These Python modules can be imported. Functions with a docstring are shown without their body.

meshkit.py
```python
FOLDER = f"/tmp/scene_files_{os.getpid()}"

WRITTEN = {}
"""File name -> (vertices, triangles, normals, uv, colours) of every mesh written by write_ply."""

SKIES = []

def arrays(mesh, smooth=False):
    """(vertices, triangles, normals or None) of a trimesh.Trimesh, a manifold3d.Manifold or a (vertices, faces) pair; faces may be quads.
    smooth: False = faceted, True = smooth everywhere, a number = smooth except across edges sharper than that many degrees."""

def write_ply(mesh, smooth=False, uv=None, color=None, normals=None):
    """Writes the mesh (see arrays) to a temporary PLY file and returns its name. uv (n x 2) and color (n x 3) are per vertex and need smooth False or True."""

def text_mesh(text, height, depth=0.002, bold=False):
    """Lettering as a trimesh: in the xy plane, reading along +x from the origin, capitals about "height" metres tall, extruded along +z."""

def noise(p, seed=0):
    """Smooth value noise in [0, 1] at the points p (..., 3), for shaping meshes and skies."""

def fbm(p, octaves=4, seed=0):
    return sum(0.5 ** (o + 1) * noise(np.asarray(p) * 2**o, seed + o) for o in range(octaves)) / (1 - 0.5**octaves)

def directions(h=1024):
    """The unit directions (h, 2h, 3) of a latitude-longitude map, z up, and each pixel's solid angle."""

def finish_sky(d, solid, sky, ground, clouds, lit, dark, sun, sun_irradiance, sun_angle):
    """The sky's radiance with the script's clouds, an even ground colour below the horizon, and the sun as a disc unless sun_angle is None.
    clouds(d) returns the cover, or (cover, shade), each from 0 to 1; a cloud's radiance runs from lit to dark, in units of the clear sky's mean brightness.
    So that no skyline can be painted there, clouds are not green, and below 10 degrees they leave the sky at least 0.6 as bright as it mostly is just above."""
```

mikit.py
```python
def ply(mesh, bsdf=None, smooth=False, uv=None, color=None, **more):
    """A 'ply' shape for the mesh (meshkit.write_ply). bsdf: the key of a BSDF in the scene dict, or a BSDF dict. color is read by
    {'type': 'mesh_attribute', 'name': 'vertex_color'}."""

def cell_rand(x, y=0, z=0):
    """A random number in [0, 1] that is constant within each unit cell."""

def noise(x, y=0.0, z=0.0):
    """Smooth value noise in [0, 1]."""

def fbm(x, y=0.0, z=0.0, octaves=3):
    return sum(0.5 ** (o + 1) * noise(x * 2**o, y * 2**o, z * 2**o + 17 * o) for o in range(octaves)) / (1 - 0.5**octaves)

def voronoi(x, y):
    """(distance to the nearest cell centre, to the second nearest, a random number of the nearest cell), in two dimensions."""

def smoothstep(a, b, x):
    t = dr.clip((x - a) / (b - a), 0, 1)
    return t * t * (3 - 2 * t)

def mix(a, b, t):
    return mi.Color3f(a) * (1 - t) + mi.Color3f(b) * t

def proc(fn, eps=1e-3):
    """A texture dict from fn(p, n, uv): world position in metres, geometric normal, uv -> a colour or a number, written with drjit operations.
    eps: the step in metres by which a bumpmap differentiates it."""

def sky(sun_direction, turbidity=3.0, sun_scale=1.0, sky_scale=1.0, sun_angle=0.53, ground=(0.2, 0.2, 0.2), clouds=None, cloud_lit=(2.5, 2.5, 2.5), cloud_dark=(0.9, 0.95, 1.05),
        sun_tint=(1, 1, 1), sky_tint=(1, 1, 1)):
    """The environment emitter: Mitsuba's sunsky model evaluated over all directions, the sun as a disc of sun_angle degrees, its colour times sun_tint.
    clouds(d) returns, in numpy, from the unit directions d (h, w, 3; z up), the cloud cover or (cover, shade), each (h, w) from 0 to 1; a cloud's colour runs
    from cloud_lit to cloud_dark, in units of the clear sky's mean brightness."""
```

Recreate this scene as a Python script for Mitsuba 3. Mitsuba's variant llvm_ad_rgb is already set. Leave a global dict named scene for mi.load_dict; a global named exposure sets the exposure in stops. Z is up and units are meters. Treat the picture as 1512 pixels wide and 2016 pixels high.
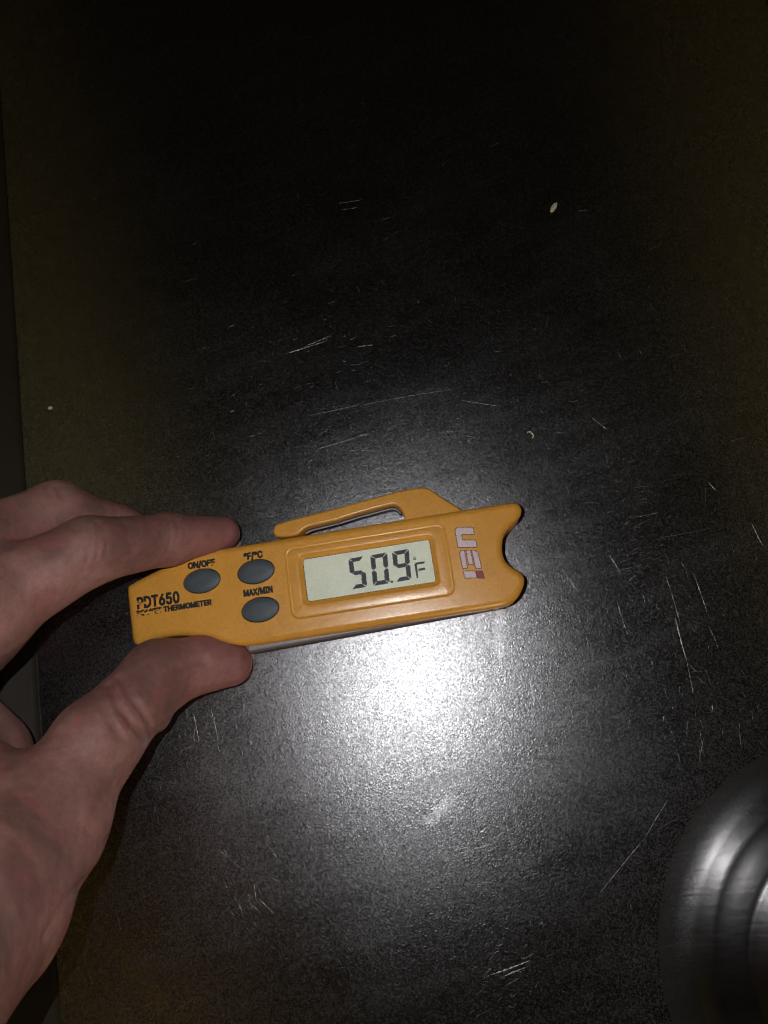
import math
import numpy as np, trimesh, manifold3d as m3
import drjit as dr, mitsuba as mi
import mikit, meshkit
from mikit import noise, fbm, voronoi, cell_rand, smoothstep, mix, proc
from shapely.geometry import Polygon, Point, LineString, box
from shapely.ops import unary_union
from shapely import affinity

T = mi.ScalarTransform4f
scene, labels = {}, {}
exposure = 0.0
MM = 1e-3

# ------------------------------------------------------------------ camera, lights
EYE = [0.0072, 0.0, 0.280]
FWD = np.array([-0.0760564, 0.2205288, -0.9724106])
UP = [0.01157749, 0.97533491, 0.22042636]
scene['camera'] = {'type': 'thinlens', 'fov': 2 * math.degrees(math.atan(756 / 1467)), 'fov_axis': 'x',
                   'aperture_radius': 0.0007, 'focus_distance': 0.262, 'near_clip': 0.01, 'far_clip': 20.0,
                   'to_world': T().look_at(origin=EYE, target=[float(EYE[i] + FWD[i]) for i in range(3)], up=UP)}
# the phone's flash, a little to the side of the lens
FLASH = np.array([-0.0155, 0.011, 0.280])
scene['flash'] = {'type': 'spot', 'intensity': {'type': 'rgb', 'value': [0.112, 0.110, 0.111]}, 'cutoff_angle': 89.0, 'beam_width': 30.0,
                  'to_world': T().look_at(origin=FLASH.tolist(), target=(FLASH + FWD).tolist(), up=UP)}
# a weak warm lamp of the kitchen, behind the photographer's hand
scene['kitchen_lamp'] = {'type': 'point', 'position': [0.15, -0.44, 0.10], 'intensity': {'type': 'rgb', 'value': [0.120, 0.094, 0.070]}}
# faint light of the dark room
scene['room_light'] = {'type': 'constant', 'radiance': {'type': 'rgb', 'value': [0.007, 0.0055, 0.004]}}


# ------------------------------------------------------------------ helpers
def obj(key, mesh, mat, smooth=False, **more):
    base, k = key, 0
    while key in scene:
        k += 1
        key = f'{base}_{k:03d}'
    scene[key] = mikit.ply(mesh, mat, smooth, **more)
    return key


def tag(key, label=None, category=None, group=None, kind=None):
    d = {k: v for k, v in dict(label=label, category=category, group=group, kind=kind).items() if v}
    labels[key] = d


def xform(mesh, M):
    m = mesh.copy()
    m.apply_transform(M)
    return m


def scaled(mesh, s=MM):
    m = mesh.copy()
    m.apply_scale(s)
    return m


# the thermometer lies on the metal: local millimetres (u along, v across, w up) -> world metres
LA = math.radians(8.67)
LM = np.array([[math.cos(LA), -math.sin(LA), 0, -106.18], [math.sin(LA), math.cos(LA), 0, 23.68], [0, 0, 1, 0.3], [0, 0, 0, 1.0]])
LM[:3] *= MM


def tri2d(poly):
    """2-D triangulation of a shapely polygon with holes -> (points, faces)"""
    rings = [np.array(poly.exterior.coords)[:-1]] + [np.array(r.coords)[:-1] for r in poly.interiors]
    fixed = []
    for i, r in enumerate(rings):
        area = 0.5 * np.sum(r[:, 0] * np.roll(r[:, 1], -1) - np.roll(r[:, 0], -1) * r[:, 1])
        fixed.append(r if (area > 0) == (i == 0) else r[::-1])
    f = m3.triangulate([np.ascontiguousarray(r, float) for r in fixed])
    return np.vstack(fixed), np.asarray(f)


def dens(poly, step=0.5):
    return poly.segmentize(step) if hasattr(poly, 'segmentize') else poly


def flat(poly, z):
    p, f = tri2d(poly)
    return trimesh.Trimesh(np.column_stack([p, np.full(len(p), z)]), f, process=False)


def band(a, za, b, zb):
    """surface between nested outlines: a (outer, height za) and b (inner, height zb), facing up"""
    p, f = tri2d(Polygon(a.exterior.coords, [b.exterior.coords]))
    na = len(a.exterior.coords) - 1
    return trimesh.Trimesh(np.column_stack([p, np.r_[np.full(na, za), np.full(len(p) - na, zb)]]), f, process=False)


def wall(poly, z0, z1):
    """vertical wall along the outline from z0 to z1, facing outwards when z1 > z0, inwards when z1 < z0"""
    r = np.array(poly.exterior.coords)[:-1]
    if not poly.exterior.is_ccw:
        r = r[::-1]
    n = len(r)
    i = np.arange(n)
    j = (i + 1) % n
    v = np.vstack([np.column_stack([r, np.full(n, z0)]), np.column_stack([r, np.full(n, z1)])])
    return trimesh.Trimesh(v, np.vstack([np.column_stack([i, j, j + n]), np.column_stack([i, j + n, i + n])]), process=False)


def join(*ms):
    m = trimesh.util.concatenate([x for x in ms])
    m.merge_vertices(digits_vertex=5)
    m.update_faces(m.nondegenerate_faces())
    return m


def inset(poly, d):
    q = poly.buffer(-d, join_style=1, quad_segs=10)
    if q.geom_type != 'Polygon':
        q = max(q.geoms, key=lambda g: g.area)
    return dens(Polygon(q.exterior.coords), 1.2)


def rrect(x0, y0, x1, y1, r):
    return dens(box(x0 + r, y0 + r, x1 - r, y1 - r).buffer(r, quad_segs=10), 1.2)


def smooth_closed(pts, per=10, sharp=()):
    """closed Catmull-Rom through the points"""
    p = np.array(pts, float)
    n, out = len(p), []
    for i in range(n):
        a, b, c, d = p[(i - 1) % n], p[i], p[(i + 1) % n], p[(i + 2) % n]
        l = np.linalg.norm(c - b)
        m0 = (c - a) * l / (np.linalg.norm(b - a) + l)
        m1 = (d - b) * l / (np.linalg.norm(d - c) + l)
        for t in np.linspace(0, 1, per, endpoint=False):
            out.append((2 * t**3 - 3 * t**2 + 1) * b + (t**3 - 2 * t**2 + t) * m0 + (-2 * t**3 + 3 * t**2) * c + (t**3 - t**2) * m1)
    return Polygon(out).buffer(0)


def rounded_solid(poly, z0, z1, r, n=6, r0=None):
    """upright solid over the outline, top edge rounded by r, bottom edge by r0"""
    r0 = r * 0.5 if r0 is None else r0
    parts, prev, pz = [], poly, z1 - r
    for k in range(1, n + 1):
        a = k / n * math.pi / 2
        q, z = inset(poly, r * (1 - math.cos(a))), z1 - r + r * math.sin(a)
        parts.append(band(prev, pz, q, z))
        prev, pz = q, z
    parts.append(flat(prev, pz))
    parts.append(wall(poly, z0 + r0, z1 - r))
    q = inset(poly, r0)
    b = band(poly, z0 + r0, q, z0)
    b.invert()
    c = flat(q, z0)
    c.invert()
    return join(*parts, b, c), prev


# ------------------------------------------------------------------ materials
def bump(inner, fn, scale, eps):
    return {'type': 'bumpmap', 'nested_texture': proc(fn, eps), 'scale': scale, 'bsdf': inner}


# dried smears on the metal: from, to, half width (mm)
SMEAR = [(28.4, 21.7, 27.9, 10.2, 2.6), (38.1, -0.9, 39.0, -13.4, 1.3), (9.4, -40.3, 2.1, -47.9, 2.6), (-60.2, -70.1, -55.4, -78.6, 2.2), (-34.8, -96.8, -28.6, -100.5, 3.0), (-107.2, -93.3, -90.0, -109.7, 3.6)]


def smear(x, y):
    t = mi.Float(0)
    wob = 2.6 * (fbm(x / 2.2, y / 2.2, 6) - 0.5)
    for x0, y0, x1, y1, w in SMEAR:
        ex, ey = x1 - x0, y1 - y0
        k = dr.clip(((x - x0) * ex + (y - y0) * ey) / (ex * ex + ey * ey), 0, 1)
        d = dr.sqrt(dr.square(x - x0 - k * ex) + dr.square(y - y0 - k * ey)) + wob
        t = dr.maximum(t, 1 - smoothstep(0.1 * w, 1.15 * w, d))
    return t


def cloud(x, y):
    """uneven grease film: blotches and wipe streaks, 0 to 1"""
    xr, yr = x * 0.94 + y * 0.34, y * 0.94 - x * 0.34
    return 0.6 * smoothstep(0.36, 0.66, fbm(x / 34.0 + 3, y / 34.0, 1, 4)) + 0.4 * smoothstep(0.42, 0.70, fbm(xr / 30.0, yr / 5.0, 7))


def floor_height(p, n, uv):
    x, y = p.x * 1000, p.y * 1000
    xr, yr = x * 0.984 + y * 0.178, y * 0.984 - x * 0.178
    g = noise(xr / 0.46, yr / 0.46, 0) + 0.55 * noise(xr / 0.27 + 40, yr / 0.27, 3)
    brushed = noise(xr / 9.0, yr / 0.75, 9)
    return (g * (1 - 0.45 * cloud(x, y)) + 0.15 * brushed) * (1 - 0.55 * smear(x, y))


def speckle(p, n, uv):
    """where the sheet is pebbled (1) and where it is worn to a mirror (0)"""
    x, y = p.x * 1000, p.y * 1000
    g = 0.14 + 0.86 * smoothstep(0.32, 0.78, noise(x / 0.40, y / 0.40, 8) * 0.5 + noise(x / 0.23, y / 0.23, 5) * 0.5)
    rub = dr.sqrt(dr.square(x - 148.5) + dr.square(y + 88.5))      # rubbed smooth around the boss
    g = g * (0.95 - 0.45 * cloud(x, y)) * (0.30 + 0.70 * smoothstep(64.0, 112.0, rub))
    return dr.clip(g + 0.45 * smear(x, y), 0, 1)


def mirror_tint(p, n, uv):
    x, y = p.x * 1000, p.y * 1000
    g = smoothstep(0.30, 0.78, noise(x / 0.42, y / 0.42, 31) * 0.5 + noise(x / 0.24, y / 0.24, 33) * 0.5)
    return mi.Color3f(0.985, 0.985, 1.01) * (0.035 + 0.20 * g + 0.045 * cloud(x, y))


def pebble_tint(p, n, uv):
    x, y = p.x * 1000, p.y * 1000
    return mi.Color3f(0.985, 0.985, 1.015) * (0.16 + 0.33 * noise(x / 0.5 + 9, y / 0.5, 17))


def rough_along(base):
    def fn(p, n, uv):
        x, y = p.x * 1000, p.y * 1000
        return base * (0.90 + 0.20 * cloud(x, y) + 0.30 * (noise(x / 0.7, y / 0.7, 4) - 0.5))
    return fn


# faintly brushed: the glare is longer across the brushing than along it
scene['floor_metal'] = {'type': 'twosided', 'bsdf': {'type': 'blendbsdf', 'weight': proc(speckle),
                        'a': {'type': 'roughconductor', 'material': 'none', 'distribution': 'ggx', 'alpha': 0.135, 'specular_reflectance': proc(mirror_tint)},
                        'b': bump({'type': 'roughconductor', 'material': 'none', 'distribution': 'beckmann', 'alpha_u': proc(rough_along(0.114)), 'alpha_v': proc(rough_along(0.160)),
                                   'specular_reflectance': proc(pebble_tint)}, floor_height, 3.6e-5, 5e-5)}}


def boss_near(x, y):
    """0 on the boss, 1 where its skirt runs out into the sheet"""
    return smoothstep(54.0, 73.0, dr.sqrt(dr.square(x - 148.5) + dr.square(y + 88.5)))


def boss_weight(p, n, uv):
    return speckle(p, n, uv) * boss_near(p.x * 1000, p.y * 1000)


def boss_alpha(p, n, uv):
    return 0.095 + (0.135 - 0.095) * boss_near(p.x * 1000, p.y * 1000)


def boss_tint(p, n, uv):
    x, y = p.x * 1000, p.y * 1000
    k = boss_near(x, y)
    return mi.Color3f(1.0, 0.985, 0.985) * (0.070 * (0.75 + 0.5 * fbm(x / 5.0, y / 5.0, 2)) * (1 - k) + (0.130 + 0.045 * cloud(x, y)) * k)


def boss_height(p, n, uv):
    x, y = p.x * 1000, p.y * 1000
    xr, yr = x * 0.984 + y * 0.178, y * 0.984 - x * 0.178
    return noise(xr / 5.0, yr / 0.9 + 0.5 * noise(x / 2.5, y / 2.5), 9) + 0.3 * noise(xr / 0.5, yr / 0.5, 2)


# the same sheet, drawn into a boss and dulled there
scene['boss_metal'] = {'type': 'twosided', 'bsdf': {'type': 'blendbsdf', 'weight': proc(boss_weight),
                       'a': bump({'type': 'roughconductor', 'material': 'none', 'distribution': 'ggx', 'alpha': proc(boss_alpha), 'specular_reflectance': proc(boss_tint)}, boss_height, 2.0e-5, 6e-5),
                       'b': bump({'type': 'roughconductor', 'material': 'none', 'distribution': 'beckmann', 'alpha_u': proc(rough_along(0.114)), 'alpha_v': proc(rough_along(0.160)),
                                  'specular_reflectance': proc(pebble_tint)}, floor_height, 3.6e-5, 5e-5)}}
scene['scratch_metal'] = {'type': 'twosided', 'bsdf': {'type': 'roughconductor', 'material': 'none', 'distribution': 'ggx', 'alpha': 0.25,
                                                       'specular_reflectance': {'type': 'rgb', 'value': [0.34, 0.335, 0.34]}}}
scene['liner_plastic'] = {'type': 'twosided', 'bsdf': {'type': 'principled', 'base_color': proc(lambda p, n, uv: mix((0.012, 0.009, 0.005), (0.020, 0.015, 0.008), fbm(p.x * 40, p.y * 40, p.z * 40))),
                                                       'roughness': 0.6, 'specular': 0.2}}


scene['added_wall_olive'] = {'type': 'twosided', 'bsdf': {'type': 'principled', 'base_color': proc(lambda p, n, uv: mix((0.30, 0.24, 0.085), (0.40, 0.32, 0.12), fbm(p.x * 25, p.y * 12, p.z * 25))), 'roughness': 0.6, 'specular': 0.2}}


def case_color(p, n, uv):
    x, y, z = p.x * 1000, p.y * 1000, p.z * 1000
    c = mix((0.585, 0.275, 0.043), (0.665, 0.318, 0.050), fbm(x / 14, y / 14, z / 14))
    c = c * (0.93 + 0.14 * noise(x / 0.6, y / 0.6, z / 0.6))
    dirt = smoothstep(0.60, 0.85, fbm(x / 5 + 9, y / 5, z / 5))
    return c * (1 - 0.08 * dirt)


def case_grain(p, n, uv):
    x, y, z = p.x * 1000, p.y * 1000, p.z * 1000
    return noise(x / 0.5, y / 0.5, z / 0.5) + 0.5 * noise(x / 0.27, y / 0.27, z / 0.27)


scene['case_plastic'] = {'type': 'twosided', 'bsdf': bump({'type': 'principled', 'base_color': proc(case_color), 'roughness': 0.28, 'specular': 0.55}, case_grain, 1.6e-5, 5e-5)}
scene['dark_plastic'] = {'type': 'twosided', 'bsdf': {'type': 'principled', 'base_color': {'type': 'rgb', 'value': [0.02, 0.02, 0.024]}, 'roughness': 0.45, 'specular': 0.4}}
scene['button_rubber'] = {'type': 'twosided', 'bsdf': {'type': 'principled', 'base_color': proc(lambda p, n, uv: mix((0.050, 0.064, 0.076), (0.068, 0.084, 0.098), noise(p.x * 2500, p.y * 2500, p.z * 2500))),
                                                       'roughness': 0.5, 'specular': 0.35}}
scene['print_ink'] = {'type': 'twosided', 'bsdf': {'type': 'principled', 'base_color': {'type': 'rgb', 'value': [0.012, 0.011, 0.012]}, 'roughness': 0.6, 'specular': 0.3}}
scene['print_pink'] = {'type': 'twosided', 'bsdf': {'type': 'principled', 'base_color': proc(lambda p, n, uv: mix((0.52, 0.42, 0.42), (0.66, 0.53, 0.53), noise(p.x * 3000, p.y * 3000, 1))), 'roughness': 0.55}}
scene['print_maroon'] = {'type': 'twosided', 'bsdf': {'type': 'principled', 'base_color': {'type': 'rgb', 'value': [0.10, 0.018, 0.020]}, 'roughness': 0.55}}
scene['print_red'] = {'type': 'twosided', 'bsdf': {'type': 'principled', 'base_color': {'type': 'rgb', 'value': [0.26, 0.035, 0.045]}, 'roughness': 0.55}}


def lcd_color(p, n, uv):
    x, y = p.x * 1000, p.y * 1000
    c = mix((0.66, 0.715, 0.565), (0.78, 0.83, 0.66), fbm(x / 9, y / 9, 2))
    return c * (0.93 + 0.12 * noise(x / 0.45, y / 0.45, 1))


scene['lcd_glass'] = {'type': 'twosided', 'bsdf': {'type': 'principled', 'base_color': proc(lcd_color), 'roughness': 0.35, 'specular': 0.3}}
scene['lcd_segment'] = {'type': 'twosided', 'bsdf': {'type': 'principled', 'base_color': {'type': 'rgb', 'value': [0.030, 0.036, 0.050]}, 'roughness': 0.5, 'specular': 0.3}}


def steel_height(p, n, uv):
    x, y, z = p.x * 1000, p.y * 1000, p.z * 1000
    u = x * math.cos(LA) + y * math.sin(LA)
    return noise(u / 6.0, (y * math.cos(LA) - x * math.sin(LA)) / 0.25, z / 0.25)


scene['probe_steel'] = {'type': 'twosided', 'bsdf': bump({'type': 'roughconductor', 'material': 'none', 'distribution': 'ggx', 'alpha': 0.33,
                                                          'specular_reflectance': {'type': 'rgb', 'value': [0.24, 0.225, 0.225]}}, steel_height, 8e-6, 4e-5)}


def skin_color(p, n, uv):
    x, y, z = p.x * 1000, p.y * 1000, p.z * 1000
    a = fbm(x / 15, y / 15, z / 15, 4)
    b = fbm(x / 6 + 31, y / 6, z / 6)
    d = fbm(x / 2.4, y / 2.4 + 11, z / 2.4)
    c = mix((0.160, 0.079, 0.066), (0.252, 0.127, 0.108), smoothstep(0.3, 0.7, a))
    c = mix(c, (0.235, 0.084, 0.084), smoothstep(0.50, 0.72, b) * 0.6)
    c = mix(c, (0.145, 0.085, 0.064), smoothstep(0.55, 0.80, fbm(x / 9, y / 9 + 50, z / 9)) * 0.6)
    tip = dr.minimum(dr.norm(mi.Point3f(x, y, z) - mi.Point3f(-72, 53, 12)), dr.norm(mi.Point3f(x, y, z) - mi.Point3f(-70, 5, 10)))
    c = mix(c, (0.255, 0.098, 0.092), 0.55 * (1 - smoothstep(8.0, 30.0, tip)))      # fingertips are redder
    return c * (0.84 + 0.32 * d) * (0.92 + 0.16 * noise(x / 0.7, y / 0.7, z / 0.7))


def skin_height(p, n, uv):
    x, y, z = p.x * 1000, p.y * 1000, p.z * 1000
    w = 1.2 * (noise(x / 2.5, y / 2.5, z / 2.5) - 0.5)
    # fine crossing furrows, pores and soft unevenness
    f1 = dr.abs(2 * noise((x * 0.8 + y * 0.5) / 1.1 + w, (z + y * 0.3) / 3.2, 1) - 1)
    f2 = dr.abs(2 * noise((x * 0.5 - y * 0.8) / 1.2 + w, (z - x * 0.2) / 3.0, 5) - 1)
    return 0.8 * f1 + 0.8 * f2 + 0.5 * noise(x / 0.5, y / 0.5, z / 0.5) + 2.6 * noise(x / 3.4, y / 3.4, z / 3.4)


scene['skin'] = {'type': 'twosided', 'bsdf': bump({'type': 'principled', 'base_color': proc(skin_color), 'roughness': 0.56, 'specular': 0.32, 'sheen': 0.1}, skin_height, 8e-5, 9e-5)}
scene['nail_skin'] = {'type': 'twosided', 'bsdf': {'type': 'principled', 'base_color': {'type': 'rgb', 'value': [0.34, 0.24, 0.22]}, 'roughness': 0.3, 'specular': 0.5}}
scene['nail_edge'] = {'type': 'twosided', 'bsdf': {'type': 'principled', 'base_color': {'type': 'rgb', 'value': [0.52, 0.46, 0.42]}, 'roughness': 0.35}}
scene['crumb_white'] = {'type': 'twosided', 'bsdf': {'type': 'principled', 'base_color': proc(lambda p, n, uv: mix((0.40, 0.34, 0.22), (0.62, 0.56, 0.44), noise(p.x * 2000, p.y * 2000, p.z * 2000))), 'roughness': 0.6}}

# ------------------------------------------------------------------ setting: metal floor between two sloping liner panels
P0, EN, EE = np.array([-150.0, 19.0]), np.array([0.984, 0.178]), np.array([-0.178, 0.984])


def fpt(a, b):
    return P0 + a * EN + b * EE


WID = 345.0
fl = [fpt(-0.5, -420), fpt(WID + 0.5, -420), fpt(WID + 0.5, 700), fpt(-0.5, 700)]
obj('floor', scaled(trimesh.Trimesh([[*q, 0.0] for q in fl], [[0, 1, 2], [0, 2, 3]], process=False)), 'floor_metal', uv=np.array(fl) * MM)
tag('floor', 'dark scratched stainless metal floor with pebbled grain and flash glare', kind='structure')


def liner(a0, side, run):
    """panel that slopes up and away from the floor's edge to a ledge, then rises as an upright wall; a small rounded foot, 3 mm thick"""
    top = 0.75 * run
    prof = [(0, -1.0), (0, 0.6), (0.5, 1.3), (1.4, 2.2), (run, top), (run + 1, top + 0.3), (run + 4, top + 0.3), (run + 4, -1.0)]
    poly = Polygon([(x * side, z) for x, z in prof])
    m = trimesh.creation.extrude_polygon(poly, 1120.0, engine='earcut')
    v = m.vertices.copy()
    xy = P0 + np.outer(a0 + v[:, 0], EN) + np.outer(v[:, 2] - 420, EE)
    m = trimesh.Trimesh(np.column_stack([xy, v[:, 1]]), m.faces, process=False)
    m.fix_normals()
    return scaled(m)


def upright(a0, side, run, near, far):
    """upright wall whose top edge runs from height near (y = 0.14 m) to far (y = 0.48 m)"""
    prof = rrect(run + 1.2, 0.75 * run + 0.5, run + 4.2, 100, 1.2)
    m = trimesh.creation.extrude_polygon(Polygon([(x * side, z) for x, z in prof.exterior.coords]), 1120.0, engine='earcut')
    v = m.vertices.copy()
    xy = P0 + np.outer(a0 + v[:, 0], EN) + np.outer(v[:, 2] - 420, EE)
    top = near + (far - near) * (v[:, 2] - 420 - 120) / 340.0
    z = np.where(v[:, 1] > 60, v[:, 1] - 100 + top, v[:, 1])
    m = trimesh.Trimesh(np.column_stack([xy, z]), m.faces, process=False)
    m.fix_normals()
    return scaled(m)


obj('added_wall', upright(0, -1, 30, 262, 196), 'added_wall_olive', smooth=30)  # unseen walls added and shaped for the olive bands reflected in the floor
tag('added_wall', 'added pale olive upright wall left of the metal floor, shaped for its dim reflection', 'wall', kind='structure')
obj('added_wall', upright(WID, 1, 20, 190, 240), 'added_wall_olive', smooth=30)
tag('added_wall_001', 'added pale olive upright wall right of the metal floor, shaped for its dim reflection', 'wall', kind='structure')
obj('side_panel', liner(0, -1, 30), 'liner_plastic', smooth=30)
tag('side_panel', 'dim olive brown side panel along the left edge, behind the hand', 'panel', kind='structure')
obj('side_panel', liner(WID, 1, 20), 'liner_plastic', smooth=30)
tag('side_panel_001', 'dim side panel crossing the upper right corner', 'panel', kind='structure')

# pressed round boss cut by the lower right edge
prof, zz = [(78.5, -0.3)], 0.0
for r in np.arange(78.0, 30.0, -0.3):
    zz += 0.3 * math.tan(math.radians(np.interp(r, [30, 36, 40, 43.5, 45.0, 46.5, 50, 52, 54, 56, 59, 62, 66, 71, 78], [10, 22, 28.5, 29, 14, 18, 21, 19, 14, 24, 26.5, 17, 7, 1.5, 0])))
    prof.append((r, zz - 0.1))
prof += [(20.0, zz + 0.6), (8.0, zz + 0.9), (0.001, zz + 1.0)]
pr = np.array(prof)
boss = trimesh.creation.revolve(pr, sections=200)
boss.fix_normals()
boss.apply_translation([148.5, -88.5, 0])
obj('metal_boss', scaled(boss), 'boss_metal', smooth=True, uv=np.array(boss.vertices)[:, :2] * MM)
tag('metal_boss', 'shiny rounded stepped metal boss cut off by the lower right edge', 'metal fitting')

# scratches: narrow raised burrs and grooves in the metal (world mm, from -> to, width)
rng = np.random.default_rng(7)


def burr(p, q, w, h=0.05, seed=0, bend=0.0):
    """one burr: a low rounded ridge that varies in height along its length"""
    p, q = np.array(p, float), np.array(q, float)
    L = np.linalg.norm(q - p)
    n = max(3, int(L / 0.6))
    t = np.linspace(0, 1, n)
    d = (q - p) / L
    s = np.array([-d[1], d[0]])
    c = p + np.outer(t, q - p) + np.outer(bend * L * np.sin(math.pi * t), s)
    r = np.random.default_rng(seed)
    k = (0.12 + 0.88 * r.random(n) ** 1.6) * np.clip(np.minimum(t, 1 - t) * 6, 0.15, 1)
    rows = []
    for e, hh in ((-1, -0.02), (-0.6, 0.55), (0, 1), (0.6, 0.55), (1, -0.02)):
        rows.append(np.column_stack([c + np.outer(e * w / 2 * k, s), h * hh * k + 0.001]))
    v = np.stack(rows, 1).reshape(-1, 3)
    f = []
    for i in range(n - 1):
        for j in range(4):
            a = i * 5 + j
            f += [[a, a + 6, a + 1], [a, a + 5, a + 6]]
    m = trimesh.Trimesh(v, f, process=False)
    return m


SCRATCH = [
    (-56.1, 130.5, -39.3, 135.6, 0.62),
    (-47.7, 133.6, -36.2, 138.2, 0.38),
    (-35.3, 199.5, -25.1, 200.7, 0.56),
    (-33.7, 196.2, -26.5, 197.1, 0.56),
    (15.2, 108.6, 31.1, 105.7, 0.31),
    (66.2, 100.2, 71.7, 95.3, 0.44),
    (69.3, 46.6, 73.3, 39.3, 0.44),
    (71.2, 39.9, 81.4, 42.3, 0.28),
    (71.4, 28.6, 74.4, 16.6, 0.38),
    (89.4, 38.9, 93.4, 20.3, 0.28),
    (91.8, 23.0, 94.5, 7.7, 0.69),
    (94.3, 9.4, 95.9, -3.8, 0.35),
    (99.6, 38.8, 103.1, 24.9, 0.44),
    (122.1, 57.6, 125.2, 49.0, 0.44),
    (107.9, 73.4, 110.4, 70.4, 0.50),
    (52.1, 41.0, 57.4, 32.4, 0.38),
    (78.0, 60.1, 89.4, 62.3, 0.44),
    (78.7, 56.1, 85.4, 59.6, 0.44),
    (84.9, -38.9, 75.7, -52.2, 0.28),
    (75.7, -52.2, 59.3, -70.2, 0.35),
    (8.8, -59.8, 24.7, -54.9, 0.62),
    (21.9, -96.2, 35.6, -91.2, 0.50),
    (25.3, -96.9, 34.6, -93.1, 0.38),
    (-22.0, 78.1, -18.6, 78.8, 0.75),
    (-42.3, 89.2, -18.1, 96.6, 0.35),
    (-38.3, 90.2, -26.2, 93.8, 0.31),
    (-30.1, 88.0, -20.1, 89.9, 0.31),
    (-46.8, 103.2, -22.3, 108.4, 0.28),
    (-26.4, 107.0, 14.2, 113.6, 0.22),
    (-69.3, 95.1, -63.1, 97.1, 0.38),
    (-85.4, -11.5, -82.5, -22.3, 0.44),
    (-78.8, -10.5, -75.2, -22.2, 0.38),
    (-90.3, -26.0, -83.7, -23.2, 0.38),
    (98.0, -19.4, 95.6, -27.9, 0.35),
    (102.0, -7.8, 102.1, -10.2, 0.62),
    (110.7, -13.3, 110.6, -23.5, 0.28),
    (52.2, -7.7, 53.7, -13.8, 0.50),
    (31.3, 18.4, 32.9, 9.3, 0.31),
    (43.3, 41.0, 43.7, 40.6, 0.38),
    (38.0, -1.6, 39.7, -13.9, 0.62),
    (-59.8, -70.0, -58.7, -75.7, 0.62),
    (-57.8, -74.8, -52.2, -79.6, 0.38),
    (-64.9, -76.6, -63.3, -79.9, 0.38),
    (104.8, -48.4, 106.3, -50.0, 0.38),
    (-74.3, 31.9, -73.8, 31.5, 0.25),
    (-1.8, 152.9, -0.5, 151.5, 0.75),
    (86.8, 52.2, 107.3, 55.9, 0.25),
    (80.7, 71.8, 87.3, 72.7, 0.31),
]
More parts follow.
